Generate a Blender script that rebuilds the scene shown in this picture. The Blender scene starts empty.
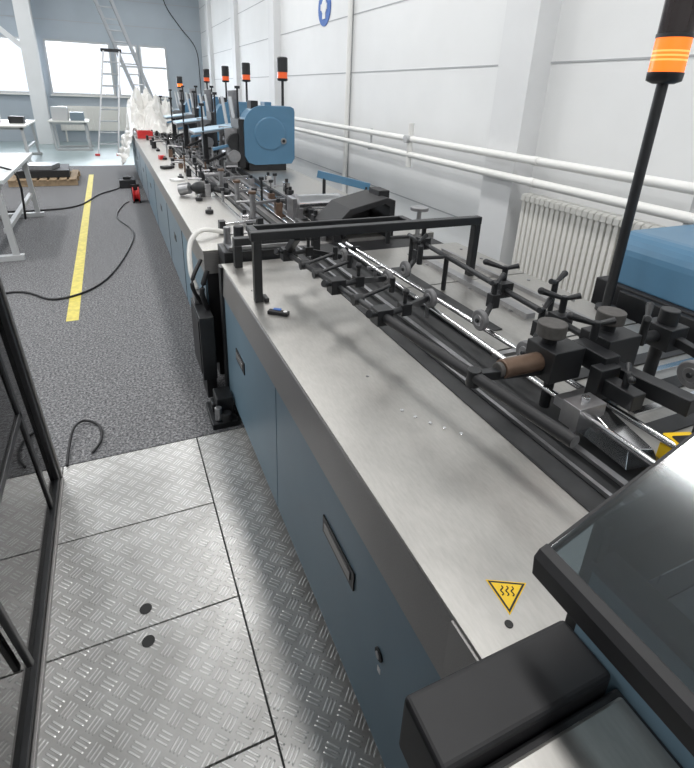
import bpy, math, random, bmesh
from mathutils import Vector, Matrix, noise
random.seed(7)
sc=bpy.context.scene
try:
    sc.view_settings.view_transform='Standard'; sc.view_settings.look='None'
except Exception: pass
# ---------------------------------------------------------------- camera
F=Vector((-0.405,-0.3652,0.8382)).normalized()
D=Vector((-0.0335,0.9261,0.3757)); D=(D-F*D.dot(F)).normalized()
R=D.cross(F); H=1.75
M=Matrix(((R[0],F[0],-D[0]),(R[1],F[1],-D[1]),(R[2],F[2],-D[2])))
C=Matrix(((1,0,0),(0,-1,0),(0,0,-1)))
cam=bpy.data.cameras.new("camera"); co=bpy.data.objects.new("camera",cam); sc.collection.objects.link(co)
co.matrix_world=Matrix.Translation((0,0,H))@((C@M).transposed()).to_4x4()
cam.sensor_fit='VERTICAL'; cam.sensor_height=24; cam.lens=505/768*24
cam.shift_y=-(384-305)/768; cam.clip_start=.02; sc.camera=co
# ---------------------------------------------------------------- materials
def nm(name):
    m=bpy.data.materials.new(name); m.use_nodes=True
    return m,m.node_tree.nodes,m.node_tree.links,m.node_tree.nodes["Principled BSDF"]
def mat(name,col,rough=.5,metal=0,emit=None,es=0,var=.0,bump=0,scale=30,alpha=1,coat=0):
    m,N,L,b=nm(name)
    b.inputs["Base Color"].default_value=(*col,1); b.inputs["Roughness"].default_value=rough; b.inputs["Metallic"].default_value=metal
    b.inputs["Alpha"].default_value=alpha; b.inputs["Coat Weight"].default_value=coat
    if emit: b.inputs["Emission Color"].default_value=(*emit,1); b.inputs["Emission Strength"].default_value=es
    tc=N.new("ShaderNodeTexCoord"); n=N.new("ShaderNodeTexNoise"); n.inputs["Scale"].default_value=scale; n.inputs["Detail"].default_value=4
    L.new(tc.outputs["Object"],n.inputs["Vector"])
    if var:
        r=N.new("ShaderNodeMapRange"); r.inputs[1].default_value=.3; r.inputs[2].default_value=.7; r.inputs[3].default_value=1-var; r.inputs[4].default_value=1+var
        L.new(n.outputs["Fac"],r.inputs[0])
        mx=N.new("ShaderNodeMix"); mx.data_type='RGBA'; mx.blend_type='MULTIPLY'; mx.inputs[0].default_value=1; mx.inputs[6].default_value=(*col,1)
        cb=N.new("ShaderNodeCombineColor"); 
        for i in range(3): L.new(r.outputs[0],cb.inputs[i])
        L.new(cb.outputs[0],mx.inputs[7]); L.new(mx.outputs[2],b.inputs["Base Color"])
    if bump:
        bp=N.new("ShaderNodeBump"); bp.inputs["Strength"].default_value=bump; bp.inputs["Distance"].default_value=.002
        L.new(n.outputs["Fac"],bp.inputs["Height"]); L.new(bp.outputs[0],b.inputs["Normal"])
    return m
def brushed(name,col,rough,metal=.85,stretch=(60,4,60),spread=.12):
    m,N,L,b=nm(name)
    tc=N.new("ShaderNodeTexCoord"); mp=N.new("ShaderNodeMapping"); mp.inputs["Scale"].default_value=stretch
    n=N.new("ShaderNodeTexNoise"); n.inputs["Scale"].default_value=6; n.inputs["Detail"].default_value=6
    n2=N.new("ShaderNodeTexNoise"); n2.inputs["Scale"].default_value=5; n2.inputs["Detail"].default_value=7; n2.inputs["Roughness"].default_value=.65
    L.new(tc.outputs["Object"],mp.inputs[0]); L.new(mp.outputs[0],n.inputs["Vector"]); L.new(tc.outputs["Object"],n2.inputs["Vector"])
    a=N.new("ShaderNodeMath"); a.operation='ADD'; L.new(n.outputs["Fac"],a.inputs[0]); L.new(n2.outputs["Fac"],a.inputs[1])
    r=N.new("ShaderNodeMapRange"); r.inputs[1].default_value=.3; r.inputs[2].default_value=.7; r.inputs[3].default_value=rough-.06; r.inputs[4].default_value=rough+.08
    L.new(n2.outputs["Fac"],r.inputs[0]); L.new(r.outputs[0],b.inputs["Roughness"])
    cr=N.new("ShaderNodeValToRGB"); cr.color_ramp.elements[0].position=.36; cr.color_ramp.elements[1].position=.64
    cr.color_ramp.elements[0].color=(*[c*(1-spread) for c in col],1); cr.color_ramp.elements[1].color=(*[min(1,c*(1+spread)) for c in col],1)
    h=N.new("ShaderNodeMath"); h.operation='MULTIPLY'; h.inputs[1].default_value=.5; L.new(a.outputs[0],h.inputs[0])
    L.new(h.outputs[0],cr.inputs[0]); L.new(cr.outputs[0],b.inputs["Base Color"]); b.inputs["Metallic"].default_value=metal
    bp=N.new("ShaderNodeBump"); bp.inputs["Strength"].default_value=.04; bp.inputs["Distance"].default_value=.001
    L.new(n.outputs["Fac"],bp.inputs["Height"]); L.new(bp.outputs[0],b.inputs["Normal"])
    return m
def carpet_mat():
    m,N,L,b=nm("carpet_speckled"); b.inputs["Roughness"].default_value=.95
    tc=N.new("ShaderNodeTexCoord"); n=N.new("ShaderNodeTexNoise"); n.inputs["Scale"].default_value=75; n.inputs["Detail"].default_value=3; n.inputs["Roughness"].default_value=.8
    L.new(tc.outputs["Object"],n.inputs["Vector"])
    cr=N.new("ShaderNodeValToRGB"); e=cr.color_ramp.elements
    e[0].position=.37; e[0].color=(.06,.06,.066,1); e[1].position=.67; e[1].color=(.38,.38,.39,1)
    k=e.new(.5); k.color=(.16,.162,.17,1)
    L.new(n.outputs["Fac"],cr.inputs[0]); L.new(cr.outputs[0],b.inputs["Base Color"])
    bp=N.new("ShaderNodeBump"); bp.inputs["Strength"].default_value=.4; bp.inputs["Distance"].default_value=.003
    L.new(n.outputs["Fac"],bp.inputs["Height"]); L.new(bp.outputs[0],b.inputs["Normal"])
    return m
def tread_mat():
    m,N,L,b=nm("diamond_tread_aluminium"); 
    def mth(op,a=None,bb=None,cl=False):
        x=N.new("ShaderNodeMath"); x.operation=op; x.use_clamp=cl
        for i,v in enumerate((a,bb)):
            if v is None: continue
            if isinstance(v,(int,float)): x.inputs[i].default_value=v
            else: L.new(v,x.inputs[i])
        return x.outputs[0]
    tc=N.new("ShaderNodeTexCoord"); mp=N.new("ShaderNodeMapping"); mp.inputs["Rotation"].default_value=(0,0,math.radians(45)); mp.inputs["Scale"].default_value=(19.5,19.5,19.5)
    L.new(tc.outputs["Object"],mp.inputs[0]); sp=N.new("ShaderNodeSeparateXYZ"); L.new(mp.outputs[0],sp.inputs[0])
    fx=mth('FRACT',sp.outputs[0]); fy=mth('FRACT',sp.outputs[1])
    par=mth('FLOORED_MODULO',mth('ADD',mth('FLOOR',sp.outputs[0]),mth('FLOOR',sp.outputs[1])),2)
    ipar=mth('SUBTRACT',1,par)
    u=mth('ADD',mth('MULTIPLY',fx,ipar),mth('MULTIPLY',fy,par)); v=mth('ADD',mth('MULTIPLY',fy,ipar),mth('MULTIPLY',fx,par))
    c=mth('COSINE',mth('MULTIPLY',mth('SUBTRACT',u,.5),2*math.pi*4))
    c=mth('MULTIPLY',mth('SUBTRACT',c,.1),2.2,True)
    dv=mth('ABSOLUTE',mth('SUBTRACT',v,.5)); ev=mth('MULTIPLY',mth('SUBTRACT',.44,dv),9,True)
    du=mth('ABSOLUTE',mth('SUBTRACT',u,.5)); eu=mth('MULTIPLY',mth('SUBTRACT',.42,du),9,True)
    hgt=mth('MULTIPLY',mth('MULTIPLY',c,ev),eu)
    n=N.new("ShaderNodeTexNoise"); n.inputs["Scale"].default_value=7; n.inputs["Detail"].default_value=7; L.new(tc.outputs["Object"],n.inputs["Vector"])
    cr=N.new("ShaderNodeMix"); cr.data_type='RGBA'; L.new(hgt,cr.inputs[0]); cr.inputs[6].default_value=(.56,.555,.545,1); cr.inputs[7].default_value=(.92,.92,.91,1)
    m2=N.new("ShaderNodeMix"); m2.data_type='RGBA'; m2.blend_type='MULTIPLY'; m2.inputs[0].default_value=.45; L.new(cr.outputs[2],m2.inputs[6])
    cr2=N.new("ShaderNodeValToRGB"); cr2.color_ramp.elements[0].position=.3; cr2.color_ramp.elements[0].color=(.5,.49,.48,1); cr2.color_ramp.elements[1].position=.62
    L.new(n.outputs["Fac"],cr2.inputs[0]); L.new(cr2.outputs[0],m2.inputs[7]); L.new(m2.outputs[2],b.inputs["Base Color"])
    b.inputs["Metallic"].default_value=.4; b.inputs["Roughness"].default_value=.35
    bp=N.new("ShaderNodeBump"); bp.inputs["Strength"].default_value=.75; bp.inputs["Distance"].default_value=.0035
    L.new(hgt,bp.inputs["Height"]); L.new(bp.outputs[0],b.inputs["Normal"])
    return m
def smoked(name,tint,gloss=.12,rough=.04):
    m=bpy.data.materials.new(name); m.use_nodes=True; N=m.node_tree.nodes; L=m.node_tree.links; N.clear()
    o=N.new("ShaderNodeOutputMaterial"); t=N.new("ShaderNodeBsdfTransparent"); t.inputs[0].default_value=(*tint,1)
    g=N.new("ShaderNodeBsdfGlossy"); g.inputs["Roughness"].default_value=rough; f=N.new("ShaderNodeFresnel"); f.inputs[0].default_value=1.45
    ad=N.new("ShaderNodeMath"); ad.operation='ADD'; ad.use_clamp=True; ad.inputs[1].default_value=gloss; L.new(f.outputs[0],ad.inputs[0])
    mx=N.new("ShaderNodeMixShader"); L.new(ad.outputs[0],mx.inputs[0]); L.new(t.outputs[0],mx.inputs[1]); L.new(g.outputs[0],mx.inputs[2]); L.new(mx.outputs[0],o.inputs[0])
    return m
WALL=mat("painted_wall_white",(.77,.78,.785),.6,var=.02,scale=2); SEAM=mat("wall_joint_grey",(.42,.43,.45),.7); COLM=mat("painted_column_white",(.72,.73,.74),.6,var=.02,scale=3)
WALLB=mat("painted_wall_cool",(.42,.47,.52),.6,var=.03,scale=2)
CEIL=mat("ceiling_white",(.74,.75,.76),.8,var=.02,scale=1)
EPOXY=mat("epoxy_floor_pale",(.34,.42,.43),.35,var=.06,scale=3)
CARPET=carpet_mat(); TREAD=tread_mat()
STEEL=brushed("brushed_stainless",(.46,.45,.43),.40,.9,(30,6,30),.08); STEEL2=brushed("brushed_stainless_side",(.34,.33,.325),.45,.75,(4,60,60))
CHROME=mat("polished_chrome",(.75,.75,.76),.15,1); STEELD=mat("machined_steel",(.36,.36,.37),.35,.9,var=.1)
BLUE=mat("machine_panel_blue",(.15,.235,.30),.42,var=.04,scale=4); BLUEH=mat("machine_cover_blue",(.085,.20,.32),.38,var=.03,scale=5,coat=.1)
BLUEF=mat("machine_panel_bluegrey",(.19,.25,.30),.45,var=.04,scale=4)
LBLUE=mat("tray_light_blue",(.36,.50,.62),.4); 
BLACK=mat("black_painted_metal",(.013,.014,.016),.42,var=.15); BLACKM=mat("matte_black_plastic",(.013,.013,.015),.55,var=.1)
BELT=mat("dark_conveyor_belt",(.028,.029,.031),.6,var=.2,scale=20); RUB=mat("grey_rubber",(.16,.16,.165),.7,var=.2); 
BROWN=mat("bronze_roller",(.16,.105,.075),.4,.5,var=.15); DKNOB=mat("knob_dark_grey",(.07,.066,.063),.6,var=.2,scale=60)
WHITE=mat("white_enamel",(.80,.79,.75),.35); PIPEW=mat("pipe_white",(.80,.80,.78),.4); GREYP=mat("grey_powdercoat",(.50,.51,.52),.45)
YEL=mat("yellow_floor_tape",(.68,.58,.12),.6,var=.15,scale=25); YELS=mat("warning_yellow",(.95,.62,.02),.45); INK=mat("sign_black",(.01,.01,.01),.5)
RED=mat("red_plastic",(.6,.03,.03),.4); ORANGE=mat("orange_lamp_lens",(.9,.2,.02),.25,emit=(1,.20,.02),es=.9); ORANGEL=mat("orange_lamp_core",(1,.4,.1),.3,emit=(1,.36,.08),es=1.1)
REDL=mat("orange_lamp_lens_dim",(.7,.10,.02),.3,emit=(1,.12,.02),es=.22)
SBLUE=mat("sign_blue",(.03,.12,.42),.4); SWHITE=mat("sign_white",(.8,.8,.8),.5); CORD=mat("cable_rubber",(.012,.012,.014),.5)
ALU=mat("ladder_aluminium",(.5,.51,.53),.35,.7); WOOD=mat("pallet_wood",(.33,.24,.15),.8,var=.25,scale=15)
LIGHTM=mat("fluorescent_diffuser",(.9,.9,.9),.5,emit=(1,.98,.95),es=4)
SMOKE=smoked("smoked_acrylic",(.26,.29,.31),.02); SMOKEH=smoked("smoked_acrylic_cover",(.50,.57,.60),.10,.12); GLASS=smoked("window_glass",(.97,.98,1),.0)
SHEET=mat("plastic_film",(.86,.85,.82),.25,alpha=.85)
# ---------------------------------------------------------------- mesh builder
class B:
    def __init__(s,name): s.name=name; s.bm=bmesh.new(); s.m=[]
    def mi(s,m):
        if m not in s.m: s.m.append(m)
        return s.m.index(m)
    def face(s,vs,m,smooth=False):
        try: f=s.bm.faces.new(vs)
        except ValueError: return
        f.material_index=s.mi(m); f.smooth=smooth; return f
    def hexa(s,p,m):
        v=[s.bm.verts.new(q) for q in p]
        for i in ((0,3,2,1),(4,5,6,7),(0,1,5,4),(1,2,6,5),(2,3,7,6),(3,0,4,7)): s.face([v[k] for k in i],m)
        return s
    def box(s,x0,x1,y0,y1,z0,z1,m,rz=0,rx=0,ry=0):
        c=Vector(((x0+x1)/2,(y0+y1)/2,(z0+z1)/2))
        p=[Vector(q) for q in ((x0,y0,z0),(x1,y0,z0),(x1,y1,z0),(x0,y1,z0),(x0,y0,z1),(x1,y0,z1),(x1,y1,z1),(x0,y1,z1))]
        if rz or rx or ry:
            r=Matrix.Rotation(rz,3,'Z')@Matrix.Rotation(ry,3,'Y')@Matrix.Rotation(rx,3,'X'); p=[c+r@(q-c) for q in p]
        s.hexa(p,m); return s
    def rod(s,a,b,w,h,m):
        a=Vector(a); b=Vector(b); d=(b-a).normalized(); up=Vector((0,0,1)) if abs(d.z)<.95 else Vector((0,1,0))
        x=d.cross(up).normalized()*w/2; y=x.cross(d).normalized()*h/2
        s.hexa([a-x-y,a+x-y,b+x-y,b-x-y,a-x+y,a+x+y,b+x+y,b-x+y],m); return s
    def cyl(s,a,b,r,m,seg=20,r2=None,capm=None):
        a=Vector(a); b=Vector(b); r2=r if r2 is None else r2; d=(b-a).normalized(); up=Vector((0,0,1)) if abs(d.z)<.9 else Vector((1,0,0))
        x=d.cross(up).normalized(); y=d.cross(x)
        A=[];Bv=[]
        for i in range(seg):
            t=2*math.pi*i/seg; o=x*math.cos(t)+y*math.sin(t)
            A.append(s.bm.verts.new(a+o*r)); Bv.append(s.bm.verts.new(b+o*r2))
        for i in range(seg):
            j=(i+1)%seg; s.face([A[i],A[j],Bv[j],Bv[i]],m,True)
        for ring,fl in ((A,True),(Bv,False)):
            f=s.face(ring[::-1] if fl else ring,capm or m)
            if f:
                for e in f.edges: e.smooth=False
        return s
    def lathe(s,base,axis,prof,m,seg=24):
        base=Vector(base); d=Vector(axis).normalized(); up=Vector((0,0,1)) if abs(d.z)<.9 else Vector((1,0,0)); x=d.cross(up).normalized(); y=d.cross(x)
        rings=[]
        for (r,h) in prof:
            rings.append([s.bm.verts.new(base+d*h+(x*math.cos(2*math.pi*i/seg)+y*math.sin(2*math.pi*i/seg))*max(r,1e-4)) for i in range(seg)])
        for k in range(len(rings)-1):
            for i in range(seg):
                j=(i+1)%seg; s.face([rings[k][i],rings[k][j],rings[k+1][j],rings[k+1][i]],m,True)
        s.face(rings[0][::-1],m); s.face(rings[-1],m); return s
    def prism(s,prof,ax,d0,d1,m,smooth=False):
        def P(q,d):
            if ax=='Y': return (q[0],d,q[1])
            if ax=='X': return (d,q[0],q[1])
            return (q[0],q[1],d)
        a=[s.bm.verts.new(P(q,d0)) for q in prof]; b=[s.bm.verts.new(P(q,d1)) for q in prof]; n=len(prof)
        for i in range(n):
            j=(i+1)%n; s.face([a[i],a[j],b[j],b[i]],m,smooth)
        for f in (s.face(a[::-1],m),s.face(b,m)):
            if f:
                for e in f.edges: e.smooth=False
        return s
    def wheel(s,c,r,w,ax=(1,0,0),m=None,hub=None):
        c=Vector(c); a=Vector(ax).normalized(); m=m or RUB; hub=hub or STEELD
        s.lathe(c-a*w/2,a,[(r*.9,0),(r,w*.15),(r,w*.85),(r*.9,w)],m); s.cyl(c-a*w*.6,c+a*w*.6,r*.55,hub); s.cyl(c-a*w*.9,c+a*w*.9,r*.2,BLACK,12); return s
    def ball(s,c,r,m,sx=1,sy=1,sz=1):
        g=bmesh.ops.create_uvsphere(s.bm,u_segments=16,v_segments=10,radius=r,matrix=Matrix.Translation(c)@Matrix.Diagonal((sx,sy,sz,1)))
        idx=s.mi(m)
        for v in g['verts']:
            for f in v.link_faces: f.material_index=idx; f.smooth=True
        return s
    def tube(s,pts,r,m,seg=8,sub=6):
        P=[Vector(p) for p in pts]; Q=[]
        for i in range(len(P)-1):
            p0=P[max(i-1,0)];p1=P[i];p2=P[i+1];p3=P[min(i+2,len(P)-1)]
            for k in range(sub):
                t=k/sub; Q.append(.5*((2*p1)+(-p0+p2)*t+(2*p0-5*p1+4*p2-p3)*t*t+(-p0+3*p1-3*p2+p3)*t**3))
        Q.append(P[-1]); rings=[]
        for i,q in enumerate(Q):
            d=(Q[min(i+1,len(Q)-1)]-Q[max(i-1,0)]).normalized(); up=Vector((0,0,1)) if abs(d.z)<.95 else Vector((1,0,0)); x=d.cross(up).normalized(); y=d.cross(x)
            rings.append([s.bm.verts.new(q+(x*math.cos(2*math.pi*k/seg)+y*math.sin(2*math.pi*k/seg))*r) for k in range(seg)])
        for i in range(len(rings)-1):
            for k in range(seg):
                j=(k+1)%seg; s.face([rings[i][k],rings[i][j],rings[i+1][j],rings[i+1][k]],m,True)
        s.face(rings[0][::-1],m); s.face(rings[-1],m); return s
    def done(s,bevel=0,seg=2,parent=None):
        bmesh.ops.recalc_face_normals(s.bm,faces=s.bm.faces)
        me=bpy.data.meshes.new(s.name); s.bm.to_mesh(me); s.bm.free()
        for m in s.m: me.materials.append(m)
        o=bpy.data.objects.new(s.name,me); sc.collection.objects.link(o)
        if bevel:
            b=o.modifiers.new("edge_bevel",'BEVEL'); b.width=bevel; b.segments=seg; b.limit_method='ANGLE'; b.angle_limit=math.radians(50); b.use_clamp_overlap=True
        if parent: o.parent=parent
        return o
# ---------------------------------------------------------------- room
XL,XR,YB,YF,ZC=-9.0,3.2,19.5,-4.0,5.0
B("floor").box(XL,XR,YF,YB,-.12,0,EPOXY).done()
B("ceiling").box(XL,XR,YF,YB,ZC,ZC+.15,CEIL).done()
w=B("wall_right").box(XR,XR+.2,YF,YB,0,ZC,WALL)
for z in (.62,1.33,2.04,2.75,3.46,4.17): w.box(XR-.006,XR,YF,YB,z-.006,z+.006,SEAM)
for y in (-3.5,0.1,3.55,7.1,10.6,14.1,17.6): w.box(XR-.006,XR,y-.01,y+.01,0,ZC,SEAM)
for k,(y,dd) in enumerate(((-.2,.2),(3.52,.2),(10.6,.14),(14.1,.1),(17.6,.1))): w.box(XR-dd,XR,y-.19,y+.19,0,ZC,COLM)
w.done()
B("wall_left").box(XL-.2,XL,YF,YB,0,ZC,WALL).done()
B("wall_front").box(XL,XR,YF-.2,YF,0,ZC,WALL).done()
w=B("wall_back"); WZ0,WZ1=1.42,2.98; wins=[(-7.6,-4.2),(-3.6,-1.95),(-1.5,.35),(.45,1.15),(1.2,2.05)]
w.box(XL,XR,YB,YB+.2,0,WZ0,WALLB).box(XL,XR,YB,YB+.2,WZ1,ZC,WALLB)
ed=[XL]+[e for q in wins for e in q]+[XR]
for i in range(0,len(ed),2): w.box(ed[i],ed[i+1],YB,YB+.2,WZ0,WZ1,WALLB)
for z in (3.5,4.2): w.box(XL,XR,YB-.01,YB,z,z+.02,SEAM)
w.done()
for i,(a,b) in enumerate(wins):
    f=B("window_%d"%(i+1)); t=.06; y0,y1=YB-.04,YB+.08
    f.box(a,b,y0,y1,WZ0,WZ0+t,GREYP).box(a,b,y0,y1,WZ1-t,WZ1,GREYP).box(a,a+t,y0,y1,WZ0+t,WZ1-t,GREYP).box(b-t,b,y0,y1,WZ0+t,WZ1-t,GREYP)
    if i>=3: f.box(a+t,b-t,y0,y1,2.3,2.36,GREYP)
    f.box(a-.03,b+.03,YB-.14,YB-.04,WZ0-.04,WZ0,WHITE)
    f.box(a+t,b-t,YB+.03,YB+.035,WZ0+t,WZ1-t,GLASS); wo=f.done()
    l=bpy.data.lights.new("daylight",'AREA'); l.shape='RECTANGLE'; l.size=b-a; l.size_y=WZ1-WZ0; l.energy=70*(b-a); l.color=(.92,.96,1)
    lo=bpy.data.objects.new("daylight_%d"%i,l); lo.location=((a+b)/2,YB+.3,(WZ0+WZ1)/2); lo.rotation_euler=(math.radians(-90),0,0); sc.collection.objects.link(lo); lo.parent=wo
B("wall_pipe").cyl((XR-.045,7.1,0),(XR-.045,7.1,ZC),.035,PIPEW).done()
c=B("steel_column"); c.box(-2.02,-1.62,18.6,18.63,0,ZC,COLM).box(-2.02,-1.62,18.97,19.0,0,ZC,COLM).box(-1.84,-1.8,18.63,18.97,0,ZC,COLM)
c.rod((-1.9,18.8,2.6),(-4.6,18.8,5.0),.14,.14,COLM); c.done(.004)
hp=B("heating_pipe_pair")
for z in (1.34,1.18):
    hp.cyl((2.93,-3.9,z),(2.93,19.3,z),.032,PIPEW)
    for y in (1.0,3.0,5.5,8,10.5,13,16): hp.cyl((2.93,y,z),(2.93,y+.05,z),.036,PIPEW)
for y in (-2,1.8,5.9,9.5,13.2,16.8):
    hp.box(2.93,3.195,y-.012,y+.012,1.13,1.15,GREYP).box(2.955,2.975,y-.012,y+.012,1.15,1.38,GREYP)
hp.cyl((2.93,4.9,1.05),(2.93,4.9,1.5),.03,PIPEW).cyl((2.86,4.9,1.34),(2.93,4.9,1.34),.04,GREYP)
hp.done()
def radiator(name,y0,y1,x,z0,z1,pitch=.052):
    r=B(name); n=int((y1-y0)/pitch)
    for i in range(n):
        y=y0+i*pitch
        for dx in (0,.06):
            r.box(x-.02+dx,x+.02+dx,y+.006,y+pitch-.010,z0+.03,z1-.03,WHITE)
        r.prism([(x-.035,z1-.06),(x-.03,z1-.015),(x,z1),(x+.06,z1),(x+.09,z1-.015),(x+.095,z1-.06)],'Y',y+.002,y+pitch-.004,WHITE)
        r.prism([(x-.035,z0+.06),(x-.03,z0+.015),(x,z0),(x+.06,z0),(x+.09,z0+.015),(x+.095,z0+.06)],'Y',y+.002,y+pitch-.004,WHITE)
    r.box(x+.06,XR-.006,y0+.1,y0+.13,z0+.2,z0+.23,GREYP).box(x+.06,XR-.006,y1-.2,y1-.17,z0+.2,z0+.23,GREYP)
    r.cyl((x+.03,y1,z0+.05),(x+.03,y1+.03,z0+.05),.018,PIPEW).cyl((x+.03,y1+.03,z0+.05),(x+.03,y1+.03,0),.018,PIPEW)
    return r.done(.005,2)
radiator("radiator",.6,3.25,3.03,.34,1.07)
r=B("panel_radiator"); r.box(-1.4,1.6,19.36,19.495,.35,1.1,WHITE)
for i in range(30): r.box(-1.37+i*.1,-1.32+i*.1,19.33,19.36,.38,1.07,WHITE)
r.box(-1.3,-1.25,19.38,19.42,0,.35,WHITE).box(1.4,1.45,19.38,19.42,0,.35,WHITE).done()
s=B("ear_protection_sign"); s.cyl((XR-.012,8.15,2.95),(XR-.002,8.15,2.95),.25,SBLUE,40)
s.cyl((XR-.02,8.15,2.96),(XR-.012,8.15,2.96),.10,SWHITE,24); s.box(XR-.02,XR-.012,8.09,8.21,2.80,2.87,SWHITE); s.box(XR-.024,XR-.012,8.03,8.07,2.92,3.0,SWHITE); s.box(XR-.024,XR-.012,8.23,8.27,2.92,3.0,SWHITE); s.done()
k=0
for x in (-6.5,-2.6,1.3):
    for y in (-2.2,1.6,5.4,9.2,13.0,16.8):
        f=B("ceiling_light" if k==0 else "ceiling_light.%03d"%k); f.box(x-.16,x+.16,y-.8,y+.8,4.86,5.0,WHITE).box(x-.13,x+.13,y-.77,y+.77,4.85,4.86,LIGHTM); fo=f.done()
        l=bpy.data.lights.new("tube_light",'AREA'); l.shape='RECTANGLE'; l.size=.5; l.size_y=1.6; l.energy=60 if y<12 else 36; l.color=(1,.985,.965)
        lo=bpy.data.objects.new("tube_light_%d"%k,l); lo.location=(x,y,4.83); sc.collection.objects.link(lo); lo.parent=fo; k+=1
# ---------------------------------------------------------------- floor coverings
B("carpet").box(-8.9,2.95,2.36,13.4,0,.012,CARPET).done()
p=B("diamond_plate_floor"); p.box(-2.6,2.95,-3.5,2.352,0,.008,BLACKM)
g=.0035
for (x0,x1,ys) in ((-.41,.225,(-2.0,-.4,.86,1.34,1.84,2.345)),(.225,2.9,(-2.0,2.345)),(-2.55,-.41,(-2.0,.4,2.345))):
    for a,b in zip(ys[:-1],ys[1:]): p.box(x0+g,x1-g,a+g,b-g,.008,.02,TREAD)
for y in (1.414,1.288): p.cyl((-.093,y,.0205),(-.093,y,.022),.021,INK,20)
p.done()
B("floor_marking_tape").box(-.50,-.41,4.2,12.0,.012,.014,YEL).done()
# ---------------------------------------------------------------- front machine body
f=B("transport_machine"); X0=.462; XE=2.0
f.box(X0+.05,XE-.03,.42,2.62,0.02,.1,BLACKM)
f.box(X0,XE,.49,1.62,.1,.70,BLUE).box(X0,XE,1.628,2.60,.1,.70,BLUE)
f.box(X0+.006,XE-.01,.47,2.62,.09,.86,BLACKM)
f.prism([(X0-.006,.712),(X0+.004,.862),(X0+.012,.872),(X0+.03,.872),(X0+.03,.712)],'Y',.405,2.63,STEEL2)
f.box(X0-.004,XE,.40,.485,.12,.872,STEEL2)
f.box(X0-.012,X0+.02,2.605,2.67,.05,.872,BLACK)
f.box(X0+.002,.905,.40,2.65,.872,.88,STEEL)
f.box(.905,.912,.40,2.9,.85,.884,BLACK).box(1.215,1.222,.40,2.9,.85,.884,BLACK)
f.box(.912,1.215,.42,2.9,.84,.866,BELT)
f.box(1.222,XE,.40,1.30,.872,.88,STEEL).box(1.222,XE,1.31,2.0,.872,.88,STEEL).box(1.222,XE,2.01,2.65,.872,.88,STEEL)
for y in (.74,.90,1.06): f.box(1.33,1.97,y-.028,y+.028,.88,.886,BELT)
for y in (.82,.98): f.box(1.35,1.95,y-.012,y+.012,.88,.89,CHROME)
f.box(1.30,1.38,1.45,2.3,.88,.884,BELT)
for yy in (1.2,1.6,1.9,2.3,2.5):
    for xx in (1.55,1.75,1.93): f.cyl((xx,yy,.88),(xx,yy,.886),.010,STEELD,12)
f.box(1.55,1.60,1.5,2.4,.88,.905,STEELD).box(1.78,1.80,1.2,2.5,.88,.90,STEELD)
for yc,zc,l in ((.99,.515,.23),(2.25,.49,.18)):
    f.box(X0-.005,X0,yc-l/2,yc+l/2,zc-.032,zc+.032,BLACK).box(X0-.009,X0-.005,yc-l/2+.02,yc+l/2-.02,zc-.012,zc+.018,STEEL2)
f.cyl((X0-.005,.717,.444),(X0,.717,.444),.018,BLACKM).cyl((X0-.008,.717,.444),(X0-.005,.717,.444),.010,STEELD)
f.box(X0-.002,X0,.705,.72,.380,.40,SWHITE)
for (x,y) in ((.689,1.305),(.72,1.047),(.70,1.09),(.745,1.005),(.77,.97),(.80,.93),(.60,2.45),(.85,2.45),(.52,2.2)):
    f.cyl((x,y,.88),(x,y,.883),.0055,CHROME,12)
f.cyl((.548,.435,.88),(.548,.435,.8815),.008,INK,14)
TM=f.done(.003)
t=[Vector((.568,.523)),Vector((.634,.488)),Vector((.563,.450))]; cc=sum(t,Vector((0,0)))/3
s=B("hot_surface_warning_sign"); 
def tri(k,z0,z1,m): s.prism([tuple(cc+(q-cc)*k) for q in t],'Z',z0,z1,m)
tri(1.06,.8802,.8808,YELS); tri(.97,.8808,.8811,INK); tri(.80,.8811,.8814,YELS)
ax=(t[2]-(t[0]+t[1])/2).normalized(); px=(t[1]-t[0]).normalized()
for o in (-.010,0,.010):
    pts=[]
    for i in range(7):
        q=cc+px*(o+.0025*math.sin(i*1.6))+ax*(-.012+i*.0034); pts.append((q.x,q.y,.8816))
    s.tube(pts,.0012,INK,6,3)
s.done()
s=B("remote_control"); s.box(.545,.575,1.855,1.945,.88,.895,BLACKM,rz=.9).box(.55,.57,1.90,1.935,.895,.898,SBLUE,rz=.9).cyl((.585,1.885,.88),(.585,1.885,.897),.009,SWHITE,12); s.done(.003)
# ---------------------------------------------------------------- gantry frame
g=B("gantry_frame"); y=2.07
g.box(.50,.535,y-.02,y+.02,.88,1.19,BLACK).box(.49,1.69,y-.022,y+.022,1.160,1.20,BLACK).box(1.655,1.69,y-.02,y+.02,.88,1.16,BLACK)
g.box(.54,.56,y-.03,y+.03,.88,.9,BLACK)
g.box(.50,1.30,y+.10,y+.12,1.175,1.20,BLACK).box(.50,.53,y+.02,y+.10,1.175,1.20,BLACK).box(1.27,1.30,y+.02,y+.10,1.175,1.20,BLACK)
g.box(.52,1.0,2.55,2.60,1.0,1.04,BLACK).box(.52,.56,2.55,2.6,.88,1.0,BLACK).box(.96,1.0,2.55,2.6,.88,1.0,BLACK)
g.done(.003)
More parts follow.
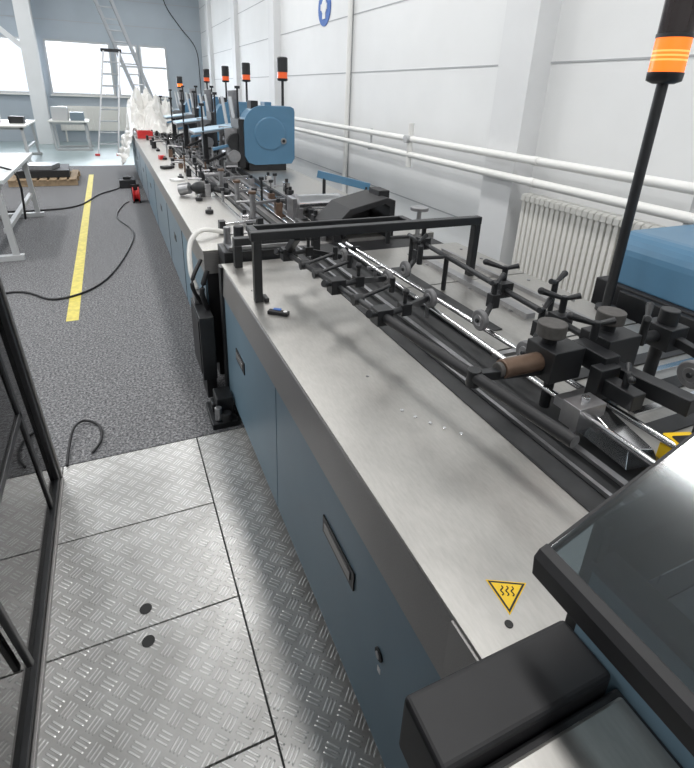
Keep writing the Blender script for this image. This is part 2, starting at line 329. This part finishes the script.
# ---------------------------------------------------------------- rods, clamps, wheels
def lever(b,p,ang,s=1,m=None):
    m=m or BLACK; p=Vector(p); b.cyl(p-Vector((0,0,.05*s)),p+Vector((0,0,.01*s)),.012*s,m,12)
    d=Vector((math.cos(ang),math.sin(ang),.25)); b.cyl(p,p+d*.075*s,.007*s,m,10,r2=.012*s); b.cyl(p,p+Vector((-d.x,-d.y,.35))*.05*s,.007*s,m,10,r2=.011*s); b.ball(p+d*.078*s,.013*s,m)
a=B("press_wheel_rail_inner"); A=Vector((.69,2.24,1.05)); E=Vector((.868,.63,1.05))
a.cyl(A,A.lerp(E,.52),.011,BLACK,14); a.cyl(A.lerp(E,.50),E,.017,BLACKM,16,capm=RUB)
def onA(t): return A.lerp(E,t)
for tt,wx,wy in ((.03,1.02,2.27),(.32,1.077,1.90),(.52,1.13,1.626)):
    p=onA(tt); a.box(p.x-.03,p.x+.03,p.y-.028,p.y+.028,p.z-.028,p.z+.03,BLACK)
    q=Vector((wx-.02,wy,.985)); k=Vector((p.x+.12,p.y+.05,1.04)); a.cyl(p,k,.012,BLACK,12); a.rod(k,q,.016,.024,BLACK)
    a.box(k.x-.02,k.x+.02,k.y-.02,k.y+.02,k.z-.022,k.z+.022,BLACK); a.cyl(k,k+Vector((0,0,.06)),.008,BLACK,10); a.ball(k+Vector((0,0,.065)),.014,BLACK)
    a.wheel((wx,wy,.985),.040,.022); a.cyl((p.x,p.y,p.z),(p.x-.05,p.y-.02,p.z+.02),.007,BLACK,10); a.cyl((p.x-.05,p.y-.02,p.z+.02),(p.x-.065,p.y-.026,p.z+.026),.015,BLACK,12)
a.rod(onA(.02),(.70,2.07,1.16),.03,.03,BLACK)
a.cyl(onA(.80)+Vector((0,0,.02)),onA(.80)-Vector((0,0,.03)),.020,BLACK,14); a.rod(onA(.80),(1.10,.95,1.02),.026,.026,BLACK)
for tt in (.14,.22,.42): 
    p=onA(tt); a.cyl(p,p+Vector((.16,.03,.03)),.008,BLACK,10); a.cyl(p+Vector((.16,.03,0)),p+Vector((.16,.03,.06)),.012,BLACK,12); a.cyl(p+Vector((-.02,0,0)),p+Vector((.02,0,0)),.022,BLACK,14)
a.done(.0015)
a=B("press_wheel_rail_outer"); A2=Vector((1.44,2.34,1.05)); E2=Vector((1.335,.96,1.05)); a.cyl(A2,E2,.012,BLACK,14)
for tt,wx,wy in ((.12,1.205,1.964),(.62,1.175,1.355),(.86,1.156,1.09)):
    p=A2.lerp(E2,tt); a.box(p.x-.03,p.x+.03,p.y-.03,p.y+.03,p.z-.03,p.z+.03,BLACK)
    k=Vector((wx+.10,wy+.06,1.03)); a.cyl(p,k,.011,BLACK,12); a.rod(k,(wx+.015,wy,.995),.016,.022,BLACK); a.box(k.x-.018,k.x+.018,k.y-.018,k.y+.018,k.z-.02,k.z+.035,BLACK)
    a.wheel((wx,wy,.995),.040,.022); lever(a,p+Vector((0,0,.085)),2.5); lever(a,k+Vector((0,0,.075)),.5,.9)
for tt in (.03,.3): 
    p=A2.lerp(E2,tt); a.cyl(p,p+Vector((.0,0,-.17)),.012,BLACK,12); a.cyl(p+Vector((-.02,0,.0)),p+Vector((-.14,.02,-.0)),.009,BLACK,10); a.cyl(p+Vector((-.14,.02,-.03)),p+Vector((-.14,.02,.06)),.014,BLACK,12)
lever(a,(1.48,1.32,1.12),.4,1); a.cyl((1.48,1.32,.88),(1.48,1.32,1.1),.01,BLACK,10)
a.done(.0015)
a=B("clamp_block_assembly"); y=.955; o=-.025
a.cyl((.93,y,1.05),(1.15,y,1.05),.028,BROWN,24); a.cyl((.915,y,1.05),(.93,y,1.05),.022,DKNOB,20)
a.box(1.09+o,1.21+o,y-.055,y+.055,1.00,1.10,BLACK).cyl((1.13+o,y+.01,1.10),(1.13+o,y+.01,1.125),.022,BLACK).cyl((1.13+o,y+.01,1.125),(1.13+o,y+.01,1.165),.042,DKNOB,28)
a.cyl((1.18,y,1.05),(1.7,y,1.05),.02,BLACK,16)
a.box(1.30+o,1.44+o,y-.06,y+.05,.985,1.105,BLACK).cyl((1.37+o,y+.01,1.10),(1.37+o,y+.01,1.13),.022,BLACK).cyl((1.37+o,y+.01,1.13),(1.37+o,y+.01,1.168),.042,DKNOB,28)
a.box(1.22,1.28,y-.10,y+.03,1.02,1.08,BLACK).box(1.20,1.25,y-.22,y-.10,.98,1.03,BLACK)
a.box(1.29,1.34,y-.30,y-.06,.99,1.04,BLACK,rz=.15).cyl((1.33,y-.05,.88),(1.33,y-.05,1.0),.02,BLACK).cyl((1.13,y,.88),(1.13,y,1.0),.016,BLACK)
a.cyl((1.60,y,.88),(1.60,y,1.05),.02,BLACK); a.box(1.57,1.66,y-.05,y+.05,1.01,1.09,BLACK); a.cyl((1.615,y,1.09),(1.615,y,1.14),.03,BLACK)
a.rod((1.62,y,1.05),(1.62,.72,1.02),.03,.03,BLACK); a.wheel((1.56,.80,.99),.045,.025); a.cyl((1.56,.8,.99),(1.63,.8,1.01),.01,BLACK)
lever(a,(1.25,y-.02,1.15),2.6,1.0); lever(a,(1.46,y-.03,1.14),.6,1.0); a.cyl((1.46,y-.03,1.05),(1.46,y-.03,1.1),.012,BLACK)
lever(a,(1.22,.78,1.07),-2.4,.8)
a.box(1.18,1.26,.83,.87,.96,1.06,BLACK); a.cyl((1.215,.85,.96),(1.215,.85,.9),.012,BLACK)
a.done(.003)
a=B("guide_rod_pair"); 
a.cyl((1.234,.58,.945),(1.19,2.62,.945),.010,CHROME,14).cyl((1.116,.56,.945),(1.15,2.62,.945),.010,CHROME,14)
a.box(1.05,1.15,.77,.83,.93,1.0,STEELD).cyl((1.10,.80,1.0),(1.10,.80,1.015),.012,CHROME).box(1.10,1.25,.86,.90,.93,.96,STEELD)
a.hexa([Vector(q) for q in ((1.10,.64,.89),(1.20,.62,.89),(1.20,.82,.90),(1.10,.80,.90),(1.12,.66,.935),(1.19,.64,.93),(1.19,.80,.965),(1.12,.78,.97))],CHROME)
a.cyl((1.08,.80,.88),(1.08,.80,.93),.01,STEELD).cyl((1.17,2.5,.866),(1.17,2.5,.94),.012,BLACK).box(1.13,1.22,2.49,2.51,.93,.96,BLACK)
for yy in (1.2,1.7,2.2): a.box(1.125,1.225,yy-.012,yy+.012,.925,.94,STEELD).cyl((1.17,yy,.866),(1.17,yy,.93),.009,STEELD,10)
a.done(.0015)
a=B("yellow_bracket"); a.box(1.23,1.31,.58,.65,.88,.955,YELS,rz=-.3).box(1.24,1.30,.6,.63,.955,.96,INK,rz=-.3); a.done(.01,3,TM)
a=B("narrow_guide_rails"); 
a.rod((1.0,.55,.875),(.97,2.85,.875),.012,.012,STEELD).rod((1.06,.55,.885),(1.04,2.85,.885),.02,.01,STEELD); a.done(0,2,TM)
# ---------------------------------------------------------------- tower lights
LENSD=mat("dark_lens",(.02,.012,.012),.15)
def tower(name,x,y,z0,z1,r,pr,near=False,m=None):
    t=B(name); m=m or ORANGE; h=z1-z0
    t.cyl((x,y,.88),(x,y,z0),pr,BLACK,16); t.cyl((x,y,.88),(x,y,.90),pr*2.2,BLACK,16)
    t.lathe((x,y,z0),(0,0,1),[(r*.6,0),(r*.97,h*.03),(r,h*.12)],BLACK,28)
    if near:
        t.cyl((x,y,z0+h*.12),(x,y,z0+h*.47),r*.96,m,36)
        for i in range(7): t.cyl((x,y,z0+h*(.145+.045*i)),(x,y,z0+h*(.165+.045*i)),r*.968,ORANGEL if i in (2,3,4) else m,36)
        t.cyl((x,y,z0+h*.47),(x,y,z0+h*.51),r,BLACK,32); t.cyl((x,y,z0+h*.51),(x,y,z0+h*.92),r*.96,LENSD,32); t.lathe((x,y,z0+h*.92),(0,0,1),[(r,0),(r,h*.04),(r*.8,h*.08)],BLACK,28)
    else:
        t.cyl((x,y,z0+h*.12),(x,y,z0+h*.38),r*.95,m,20); t.cyl((x,y,z0+h*.38),(x,y,z0+h*.96),r,BLACK,20); t.lathe((x,y,z0+h*.96),(0,0,1),[(r,0),(r*.8,h*.04)],BLACK,20)
    return t.done()
tower("signal_tower_light",1.985,1.46,1.835,2.17,.064,.021,True)
for i,(x,y) in enumerate(((1.95,6.3),(1.95,8.1),(1.95,9.6),(1.95,11.5))): tower("signal_tower_light.%03d"%(i+1),x,y,1.87,2.13,.062,.016,False,REDL)
tower("signal_tower_light.005",1.5,12.2,1.75,1.98,.06,.014,False,ORANGE)
# ---------------------------------------------------------------- far machine (gathering line)
f=B("gathering_conveyor_line"); XA=.42; XB=2.0; Y0,Y1=2.92,12.4
f.box(XA+.05,XB-.05,Y0+.05,Y1-.05,0.012,.12,BLACKM).box(XA+.01,XB-.01,Y0+.02,Y1-.02,.12,.85,BLACKM)
ys=[2.95,4.05,5.15,6.6,8.1,9.6,11.1,12.38]
for i,(a,b) in enumerate(zip(ys[:-1],ys[1:])):
    f.box(XA,XB,a+.006,b-.006,.14,.72,BLUEF if i%3 else BLUE); f.box(XA-.004,XA,(a+b)/2-.07,(a+b)/2+.07,.5,.56,BLACK)
    f.box(XA-.003,XA,a-.004,a+.004,.14,.72,BLACK)
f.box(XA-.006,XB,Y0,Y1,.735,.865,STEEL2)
f.box(XA-.01,.86,Y0,Y1,.865,.88,STEEL).box(1.34,XB,Y0,Y1,.865,.88,STEEL).box(.86,1.34,Y0,Y1,.82,.84,BELT)
for x,z,ww,m in ((.865,.885,.02,BLACK),(.93,.88,.03,STEELD),(1.0,.87,.04,BELT),(1.06,.90,.018,CHROME),(1.12,.90,.018,CHROME),(1.19,.88,.03,STEELD),(1.25,.90,.02,CHROME),(1.33,.90,.025,BLACK),(.78,.90,.015,CHROME)):
    f.box(x-ww/2,x+ww/2,Y0+.05,Y1-.1,z-.03,z+.012,m)
GL=f.done(.003)
j=B("machine_joint_housing"); j.box(.50,1.95,2.67,2.92,.1,.86,BLACKM).box(.49,.90,2.68,2.88,.86,.93,BLACK).box(.52,.86,2.70,2.86,.93,.955,STEELD)
j.cyl((.53,2.78,.955),(.53,2.78,1.05),.02,STEELD).cyl((.62,2.9,.88),(.62,2.9,1.02),.03,BLACK).box(.66,.84,2.74,2.84,.955,1.01,BLACK); j.done(.004,2,TM)
h=B("conveyor_fittings"); rnd=random.Random(4)
for i in range(96):
    y=3.05+i*.09+rnd.uniform(-.03,.03); 
    x=rnd.choice((.72,.78,.93,1.09,1.22,1.33,1.42)); z=.88; t=rnd.random(); mm=rnd.choice((STEELD,BLACK,CHROME,STEELD,BROWN))
    if t<.4:
        hh=rnd.uniform(.04,.12); h.box(x-.025,x+.025,y-.03,y+.03,z,z+hh,mm); h.cyl((x,y,z+hh),(x,y,z+hh+.03),.015,BLACK,12)
    elif t<.75:
        hh=rnd.uniform(.08,.20); h.cyl((x,y,z),(x,y,z+hh),.010,mm,10); h.cyl((x,y,z+hh),(x,y,z+hh+.025),.022,BLACK,12); h.cyl((x,y,z+hh*.6),(x+rnd.choice((-.14,.14)),y,z+hh*.6),.008,STEELD,8)
    else:
        h.rod((x-.12,y,z+.05),(x+.14,y+.03,z+.06),.02,.02,mm); h.box(x-.14,x-.1,y-.03,y+.03,z,z+.08,BLACK); h.box(x+.12,x+.16,y,y+.06,z,z+.08,BLACK)
for y in (3.4,3.9,4.4,5.0,5.6,6.4,7.2,8.2):
    h.cyl((.62,y,.88),(.62,y,.905),.03,BLACK,14); h.cyl((.62,y,.905),(.62,y,.93),.015,STEELD,12)
for y in (3.6,4.1,4.75): h.cyl((.88,y,.89),(.88,y,1.07),.02,STEELD,14).cyl((.88,y,1.07),(.88,y,1.09),.03,BROWN,14).rod((.88,y,1.0),(1.15,y+.1,1.0),.02,.02,STEELD)
h.done(.002,2,GL)
a=B("infeed_hood"); prof=[(1.22,.88),(1.20,.97),(1.32,1.09),(1.58,1.15),(1.64,1.13),(1.64,.88),(1.60,.88),(1.60,1.09),(1.56,1.11),(1.34,1.05),(1.25,.96),(1.27,.88)]
a.prism(prof,'Y',2.86,3.18,BLACKM); a.box(1.27,1.60,3.14,3.18,.88,1.04,BLACKM); a.box(1.56,1.64,2.95,3.1,1.12,1.18,BLACKM); a.done(.004,2)
a=B("drum_roller_unit"); a.cyl((1.22,3.62,.97),(1.56,3.62,.97),.075,CHROME,28).cyl((1.20,3.62,.97),(1.22,3.62,.97),.085,STEELD).box(1.17,1.20,3.55,3.7,.88,1.03,STEELD).box(1.56,1.60,3.55,3.7,.88,1.03,STEELD)
a.cyl((1.24,3.84,.95),(1.5,3.84,.95),.05,STEELD,24).box(1.2,1.24,3.78,3.9,.88,.98,BLACK).box(1.5,1.53,3.78,3.9,.88,.98,BLACK); a.done(.002)
a=B("height_adjusting_knob"); a.cyl((1.66,2.6,.88),(1.66,2.6,1.12),.014,STEELD).cyl((1.66,2.6,1.12),(1.66,2.6,1.14),.055,STEELD,24).cyl((1.66,2.6,.88),(1.66,2.6,.95),.04,BLACK); a.done(.002)
a=B("blue_swing_arm"); a.rod((1.55,4.05,1.13),(1.92,3.8,1.05),.02,.06,BLUEH).cyl((1.9,3.82,.88),(1.9,3.82,1.05),.018,BLACK).cyl((1.6,4.02,.88),(1.6,4.02,1.1),.014,BLACK); a.done(.002)
a=B("clamp_lamp"); a.ball((.70,4.6,.955),.07,BLACK,1.7,.9,.8); a.cyl((.74,4.6,.95),(.9,4.5,.92),.022,BLACK,14,r2=.03); a.cyl((.58,4.62,.95),(.50,4.66,.93),.05,STEELD,14); a.box(.66,.74,4.55,4.65,.88,.92,BLACK); a.done()  # black gun-shaped item built as an unlit clamp lamp with grey arm
a=B("parts_on_table"); a.box(.50,.60,6.3,6.4,.88,.91,BLACKM,rz=.4).box(.55,.63,7.2,7.28,.88,.93,RED,rz=.2).box(.52,.62,5.4,5.52,.88,.90,SWHITE,rz=.6).cyl((.6,8.6,.88),(.6,8.6,.98),.035,BLACKM); a.done(.002)
# ---------------------------------------------------------------- feeder stations
def feeder(name,y,first=False):
    b=B(name)
    b.box(1.45,1.90,y+.02,y+.55,.88,.97,BLACK)
    arc=[(1.62+.22*math.cos(t),1.38+.22*math.sin(t)) for t in [math.radians(180-90*i/8) for i in range(9)]]
    prof=[(1.44,.98),(1.40,1.05)]+arc+[(1.95,1.6),(1.99,1.58),(2.0,1.54),(2.0,1.02),(1.96,.96),(1.52,.95)]
    b.prism(prof,'Y',y,y+.26,BLUEH)
    b.lathe((1.70,y-.010,1.30),(0,1,0),[(.17,0),(.185,.004),(.185,.011)],BLUEH,32); b.cyl((1.86,y-.018,1.22),(1.86,y,1.22),.035,STEELD); b.cyl((1.86,y-.022,1.22),(1.86,y-.018,1.22),.018,BLACK)
    b.box(1.5,1.58,y+.05,y+.24,1.56,1.65,BLACK).box(1.66,1.74,y+.06,y+.24,1.6,1.64,BLUEH)
    b.box(1.34,1.41,y+.02,y+.42,.92,1.45,BLACK).cyl((1.32,y+.05,1.2),(1.32,y+.45,1.2),.10,BLACK,20).cyl((1.28,y+.0,1.05),(1.28,y+.45,1.05),.07,STEELD,20)
    b.box(1.20,1.36,y+.1,y+.12,.88,1.35,STEELD).box(1.20,1.36,y+.44,y+.46,.88,1.35,STEELD)
    b.rod((.90,y+.6,1.28),(1.46,y+.6,1.36),.50,.015,LBLUE); b.rod((.90,y+.6,1.265),(1.46,y+.6,1.345),.46,.03,STEELD)
    for yy in (y+.36,y+.84): b.rod((1.38,yy,1.32),(1.33,yy,1.68),.012,.15,GREYP)
    b.rod((1.44,y+.6,1.36),(1.41,y+.6,1.75),.12,.02,STEELD)
    for xx,yy,h in ((1.0,y+.36,1.60),(1.25,y+.9,1.72),(1.45,y+.5,1.8)): b.cyl((xx,yy,.88),(xx,yy,h),.011,BLACK,10); b.box(xx-.03,xx+.03,yy-.015,yy+.015,h-.03,h,BLACK)
    b.box(1.02,1.08,y+.55,y+.65,.90,1.28,BLACK).box(1.38,1.44,y+.55,y+.65,.88,1.34,BLACK)
    b.rod((1.05,y+.1,1.12),(1.4,y+.1,1.20),.05,.03,BLUEH).rod((1.0,y+.05,1.0),(1.3,y+.2,1.1),.03,.03,BLACK)
    b.cyl((1.05,y+.1,.88),(1.05,y+.1,1.12),.012,STEELD)
    return b.done(.006,2)
for i,y in enumerate((6.0,7.7,9.2,10.9)): feeder("sheet_feeder_station" if i==0 else "sheet_feeder_station.%03d"%i,y)
# ---------------------------------------------------------------- plastic sheet
bm=bmesh.new(); NU,NV=80,80; G=[]
for i in range(NU+1):
    row=[]
    for k in range(NV+1):
        u=i/NU; v=k/NV; x=-.20+u*1.62; y=10.65+v*1.95
        du=(u-.62)/.40; dv=(v-.55)/.5; dome=max(0,1-du*du-dv*dv)**.8
        n=noise.fractal(Vector((x*3.4,y*2.8,4.3)),1.0,2.1,5); n2=abs(noise.noise(Vector((x*8,y*6,3))))
        z=.92+dome*(.58+.42*n)+.14*n2+.05*n
        if x<.40: z=.94-(.40-x)*1.0+.08*n2; x=.18+.22*(x+.2)/.6-.10*n2+.06*noise.noise(Vector((1,y*7,z*5)))
        else: z=max(z,.915)
        row.append(bm.verts.new((x+.04*noise.noise(Vector((x*9,y*9,0))),y+.05*noise.noise(Vector((x*8,y*8,5))),z)))
    G.append(row)
for i in range(NU):
    for k in range(NV):
        f=bm.faces.new((G[i][k],G[i+1][k],G[i+1][k+1],G[i][k+1])); f.smooth=(i+k)%3!=0
me=bpy.data.meshes.new("plastic_sheet"); bm.to_mesh(me); bm.free(); me.materials.append(SHEET); o=bpy.data.objects.new("plastic_sheet",me); sc.collection.objects.link(o)
a=B("red_parts_bin"); a.box(.46,.72,10.3,10.6,.88,.90,RED).box(.46,.48,10.3,10.6,.9,1.0,RED).box(.70,.72,10.3,10.6,.9,1.0,RED).box(.48,.70,10.3,10.32,.9,1.0,RED).box(.48,.70,10.58,10.6,.9,1.0,RED).done()
# ---------------------------------------------------------------- side electrics between machines
a=B("electrical_junction_box"); a.box(.33,.41,2.68,3.02,.16,.56,BLACK).box(.325,.33,2.71,2.99,.19,.53,BLACKM).box(.35,.41,2.72,2.9,.012,.16,BLACKM).box(.34,.40,2.90,3.0,.56,.62,STEELD)
a.tube([(.40,2.8,.56),(.37,2.78,.68),(.41,2.8,.80)],.015,CORD).tube([(.38,2.9,.56),(.33,2.88,.7),(.40,2.95,.82)],.012,CORD); a.done(.006)
B("clear_plastic_hose").tube([(.60,3.25,.90),(.45,3.2,.93),(.37,3.15,.86),(.35,3.05,.72),(.37,3.0,.62)],.016,SHEET).done()
a=B("machine_levelling_foot"); a.box(.32,.46,2.38,2.62,.012,.05,BLACK).box(.36,.45,2.45,2.58,.05,.16,BLACK).cyl((.36,2.42,.05),(.36,2.42,.13),.02,STEELD).cyl((.40,2.40,.05),(.40,2.40,.10),.028,BLACK).box(.34,.40,2.50,2.58,.05,.1,BLACK); a.done(.004)
# ---------------------------------------------------------------- near cover and control box
a=B("smoked_safety_cover")
def sl(x0,z0,x1,z1,y0,y1,th,m): a.hexa([Vector(q) for q in ((x0,y0,z0),(x1,y0,z1),(x1,y1,z1),(x0,y1,z0),(x0,y0,z0+th),(x1,y0,z1+th),(x1,y1,z1+th),(x0,y1,z0+th))],m)
sl(.51,1.145,.82,1.29,-.5,.370,.006,SMOKEH); sl(.82,1.29,1.6,1.33,-.5,.370,.006,SMOKEH)
a.prism([(.495,1.100),(.490,1.138),(.498,1.150),(.512,1.155),(.517,1.148),(.512,1.100)],'Y',-.5,.375,BLACKM)
sl(.505,1.132,.82,1.278,.364,.376,.014,BLACKM); sl(.82,1.278,1.6,1.312,.364,.376,.014,BLACKM)
a.hexa([Vector(q) for q in ((.605,.366,.95),(1.6,.366,.95),(1.6,.372,.95),(.605,.372,.95),(.605,.366,1.17),(1.6,.366,1.30),(1.6,.372,1.30),(.605,.372,1.17))],SMOKEH)
a.box(.80,.83,.355,.385,1.265,1.30,BLACK).box(1.58,1.61,.3,.376,.93,1.32,BLACK).box(.60,.615,.35,.372,.93,1.17,BLACK)
a.done(.002)
a=B("delivery_machine"); a.box(.64,1.9,-1.2,.36,.02,.80,BLUE).box(.65,1.85,-1.15,.34,.80,.93,BLACKM).box(.60,.64,-1.0,.355,.75,1.085,BLUE)
a.box(.595,.65,-1.0,.358,1.085,1.10,BLACKM)
for y in (.1,.2,.3): a.cyl((.592,y,1.03),(.60,y,1.03),.007,CHROME,12)
a.box(.72,1.5,-1.0,.2,.93,1.02,STEELD); a.cyl((.64,.28,1.0),(1.5,.28,1.0),.025,STEELD); a.box(1.45,1.53,.2,.34,.93,1.04,BLACK)
a.done(.006)
a=B("control_box"); a.box(.278,.58,.265,.362,.86,.977,BLACKM).box(.40,.52,.30,.37,.02,.86,BLACKM); a.done(.008,3)
a=B("control_panel_desk"); a.hexa([Vector(q) for q in ((.28,-.35,.80),(.592,-.35,.80),(.592,.262,.80),(.28,.262,.80),(.28,-.35,.93),(.592,-.35,.93),(.592,.262,.948),(.28,.262,.945))],BLACKM)
a.hexa([Vector(q) for q in ((.30,-.33,.925),(.584,-.33,.925),(.584,.250,.942),(.30,.250,.940),(.30,-.33,.936),(.584,-.33,.936),(.584,.250,.953),(.30,.250,.951))],STEEL); a.box(.40,.55,-.3,.2,.02,.80,BLACKM); a.done(.005)
# ---------------------------------------------------------------- right cabinet
a=B("blue_side_cabinet"); pr=[(2.16,.96)]+[(2.26-.10*math.cos(t),1.10+.10*math.sin(t)) for t in [math.radians(90*i/6) for i in range(7)]]+[(2.75,1.20),(2.78,1.17),(2.78,.96)]
a.prism(pr,'Y',.3,1.62,BLUEH,False); a.box(2.13,2.80,.25,1.66,.02,.96,BLACKM).box(2.10,2.13,.4,1.5,.75,.95,BLACK); a.done(.006)
# ---------------------------------------------------------------- left glazed guard (raked end frame)
a=B("machine_guard_door"); x=-.41
def rk(y,z): return y-.26*z
def rpost(x0,x1,y0,y1,z0,z1,m):
    a.hexa([Vector(q) for q in ((x0,rk(y0,z0),z0),(x1,rk(y0,z0),z0),(x1,rk(y1,z0),z0),(x0,rk(y1,z0),z0),(x0,rk(y0,z1),z1),(x1,rk(y0,z1),z1),(x1,rk(y1,z1),z1),(x0,rk(y1,z1),z1))],m)
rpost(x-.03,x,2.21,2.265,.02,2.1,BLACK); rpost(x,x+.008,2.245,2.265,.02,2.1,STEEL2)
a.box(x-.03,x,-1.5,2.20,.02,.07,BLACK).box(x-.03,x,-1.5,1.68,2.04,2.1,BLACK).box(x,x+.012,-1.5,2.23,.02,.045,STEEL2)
rpost(x-.03,x-.01,2.02,2.05,.07,2.04,BLACK); rpost(x-.01,x+.008,1.28,1.30,.15,2.04,BLACK)
a.box(x-.03,x-.01,-1.5,1.88,.62,.65,BLACK)
def rp(y0,y1,z0,z1): a.hexa([Vector(q) for q in ((x-.024,y0,z0),(x-.018,y0,z0),(x-.018,rk(y1,z0),z0),(x-.024,rk(y1,z0),z0),(x-.024,y0,z1),(x-.018,y0,z1),(x-.018,rk(y1,z1),z1),(x-.024,rk(y1,z1),z1))],SMOKE)
rp(-1.5,2.02,.65,2.04); rp(-1.5,2.02,.07,.62); rpost(x-.024,x-.018,2.05,2.21,.07,2.04,SMOKE)
a.done(.003)
a=B("guarded_machine_body"); a.box(-2.5,-1.5,-1.5,1.9,.02,1.6,BLACKM).box(-1.5,-1.45,-1.2,1.6,.3,1.3,BLUE).box(-2.3,-1.6,-1.2,1.5,1.6,1.8,STEEL2); a.done(.01)
# ---------------------------------------------------------------- cables
B("power_cable").tube([(-2.6,4.9,.024),(-1.6,4.75,.024),(-.95,5.0,.024),(-.6,4.7,.024),(-.25,5.0,.024),(.0,5.9,.024),(.12,6.9,.024),(-.05,7.8,.024),(.05,8.6,.024),(.15,8.75,.05)],.010,CORD).done()
B("floor_cable").tube([(-.39,2.33,.03),(-.39,2.46,.03),(-.37,2.62,.05),(-.32,2.70,.03),(-.25,2.63,.024),(-.24,2.50,.024),(-.28,2.40,.024)],.007,CORD).done()
B("trailing_cable").tube([(-2.2,8.6,.026),(-1.2,8.5,.026),(-.6,8.7,.026),(-.3,9.6,.026),(0,10.1,.026),(.05,10.3,.04)],.012,CORD).done()
a=B("cable_reel"); a.lathe((.22,8.9,.13),(1,0,0),[(.12,0),(.12,.015),(.07,.02),(.07,.08),(.12,.085),(.12,.1)],RED,24); a.cyl((.22,8.9,.13),(.33,8.9,.13),.05,BLACK); a.box(.21,.23,8.8,9.0,.012,.04,BLACK).box(.31,.33,8.8,9.0,.012,.04,BLACK).box(.21,.33,8.99,9.01,.012,.28,BLACK); a.done()
a=B("black_tool_case"); a.box(.05,.33,10.2,10.5,.012,.16,BLACKM).box(.12,.26,10.33,10.37,.16,.2,BLACK); a.done(.01)
# ---------------------------------------------------------------- tables left
def table(name,x0,x1,y0,y1,z,top=GREYP,leg=GREYP,bar=True,fz=.012):
    t=B(name); t.box(x0,x1,y0,y1,z-.04,z,top)
    for yy in (y0+.15,y1-.15):
        for xx in (x0+.05,x1-.1): t.rod((xx+.05,yy,fz+.02),(xx,yy,z-.04),.06,.05,leg)
        t.box(x0+.1,x1+.02,yy-.04,yy+.04,fz,fz+.06,leg)
        t.box(x0+.05,x1-.05,yy-.025,yy+.025,z-.10,z-.04,leg)
    if bar: t.box(x1-.12,x1-.07,y0+.15,y1-.15,.3,.35,leg)
    return t.done(.004)
table("work_table",-2.6,-1.0,5.9,8.3,.86,mat("table_top_pale",(.58,.61,.62),.4),GREYP)
table("work_table.001",-3.6,-1.7,13.8,16.0,.85,WHITE,GREYP,fz=0)
table("work_table.002",-1.5,-.5,16.6,17.8,.80,WHITE,GREYP,fz=0)
a=B("storage_boxes_set"); a.box(-1.4,-1.0,16.8,17.3,.80,1.15,GREYP).box(-.95,-.6,16.8,17.2,.80,1.02,BLUEF); a.done(.01)
a=B("packed_boxes_set"); a.box(-2.8,-2.3,14.3,14.9,.85,1.1,SWHITE).box(-2.1,-1.8,14.5,14.9,.85,1.0,BLACKM); a.done(.01)
a=B("coiled_cable"); a.tube([(-1.6+.14*math.cos(t*.5),6.9+.14*math.sin(t*.5),.875+.004*t) for t in range(26)]+[(-1.2,6.7,.9),(-.98,6.6,.8),(-1.0,6.7,.3)],.012,CORD,8,3); a.done()
a=B("loaded_pallet")
for yy in (10.7,11.25,11.8): a.box(-1.75,-.65,yy,yy+.1,.012,.11,WOOD)
for xx in range(7): a.box(-1.75+xx*.16,-1.63+xx*.16,10.68,11.92,.11,.132,WOOD)
a.box(-1.65,-.8,10.9,11.8,.132,.26,BLACKM,rz=.05).box(-1.5,-1.0,11.0,11.5,.26,.34,STEELD,rz=-.2).cyl((-.9,11,.2),(-.9,11.7,.2),.05,BLACK); a.done(.004)
a=B("loaded_pallet.001")
for yy in (11.2,11.7,12.2): a.box(-2.9,-1.95,yy,yy+.1,.012,.11,WOOD)
for xx in range(6): a.box(-2.9+xx*.162,-2.78+xx*.162,11.2,12.3,.11,.13,WOOD)
a.box(-2.8,-2.05,11.3,12.2,.13,.30,BLACKM).box(-2.6,-2.2,11.4,12.0,.30,.36,STEELD); a.done(.004)
# ---------------------------------------------------------------- ladder
l=B("folding_ladder")
def ladd(a0,a1,b0,b1,n,m=ALU):
    a0,a1,b0,b1=map(Vector,(a0,a1,b0,b1)); l.rod(a0,b0,.04,.09,m); l.rod(a1,b1,.04,.09,m)
    for i in range(1,n): t=i/n; l.cyl(a0.lerp(b0,t),a1.lerp(b1,t),.02,m,10)
ladd((-.35,15.5,.0),(.15,15.5,.0),(.12,16.0,2.6),(.50,16.0,2.6),9)
ladd((1.35,16.9,.0),(1.75,16.9,.0),(-.05,15.95,4.1),(.33,15.95,4.1),16)
l.box(.05,.55,15.95,16.05,2.55,2.63,BLACK); l.box(-.42,-.30,15.44,15.56,0,.05,RED).box(.10,.22,15.44,15.56,0,.05,RED); l.done()
B("hanging_cable").tube([(2.0,19.3,4.98),(2.1,19.2,4.2),(2.5,19.25,3.6),(2.95,19.2,3.0),(3.05,19.3,2.2),(3.05,19.3,.02)],.014,CORD).done()
# ---------------------------------------------------------------- world
w=bpy.data.worlds.new("overcast_sky"); sc.world=w; w.use_nodes=True; w.node_tree.nodes["Background"].inputs[0].default_value=(.93,.965,1,1); w.node_tree.nodes["Background"].inputs[1].default_value=1.3
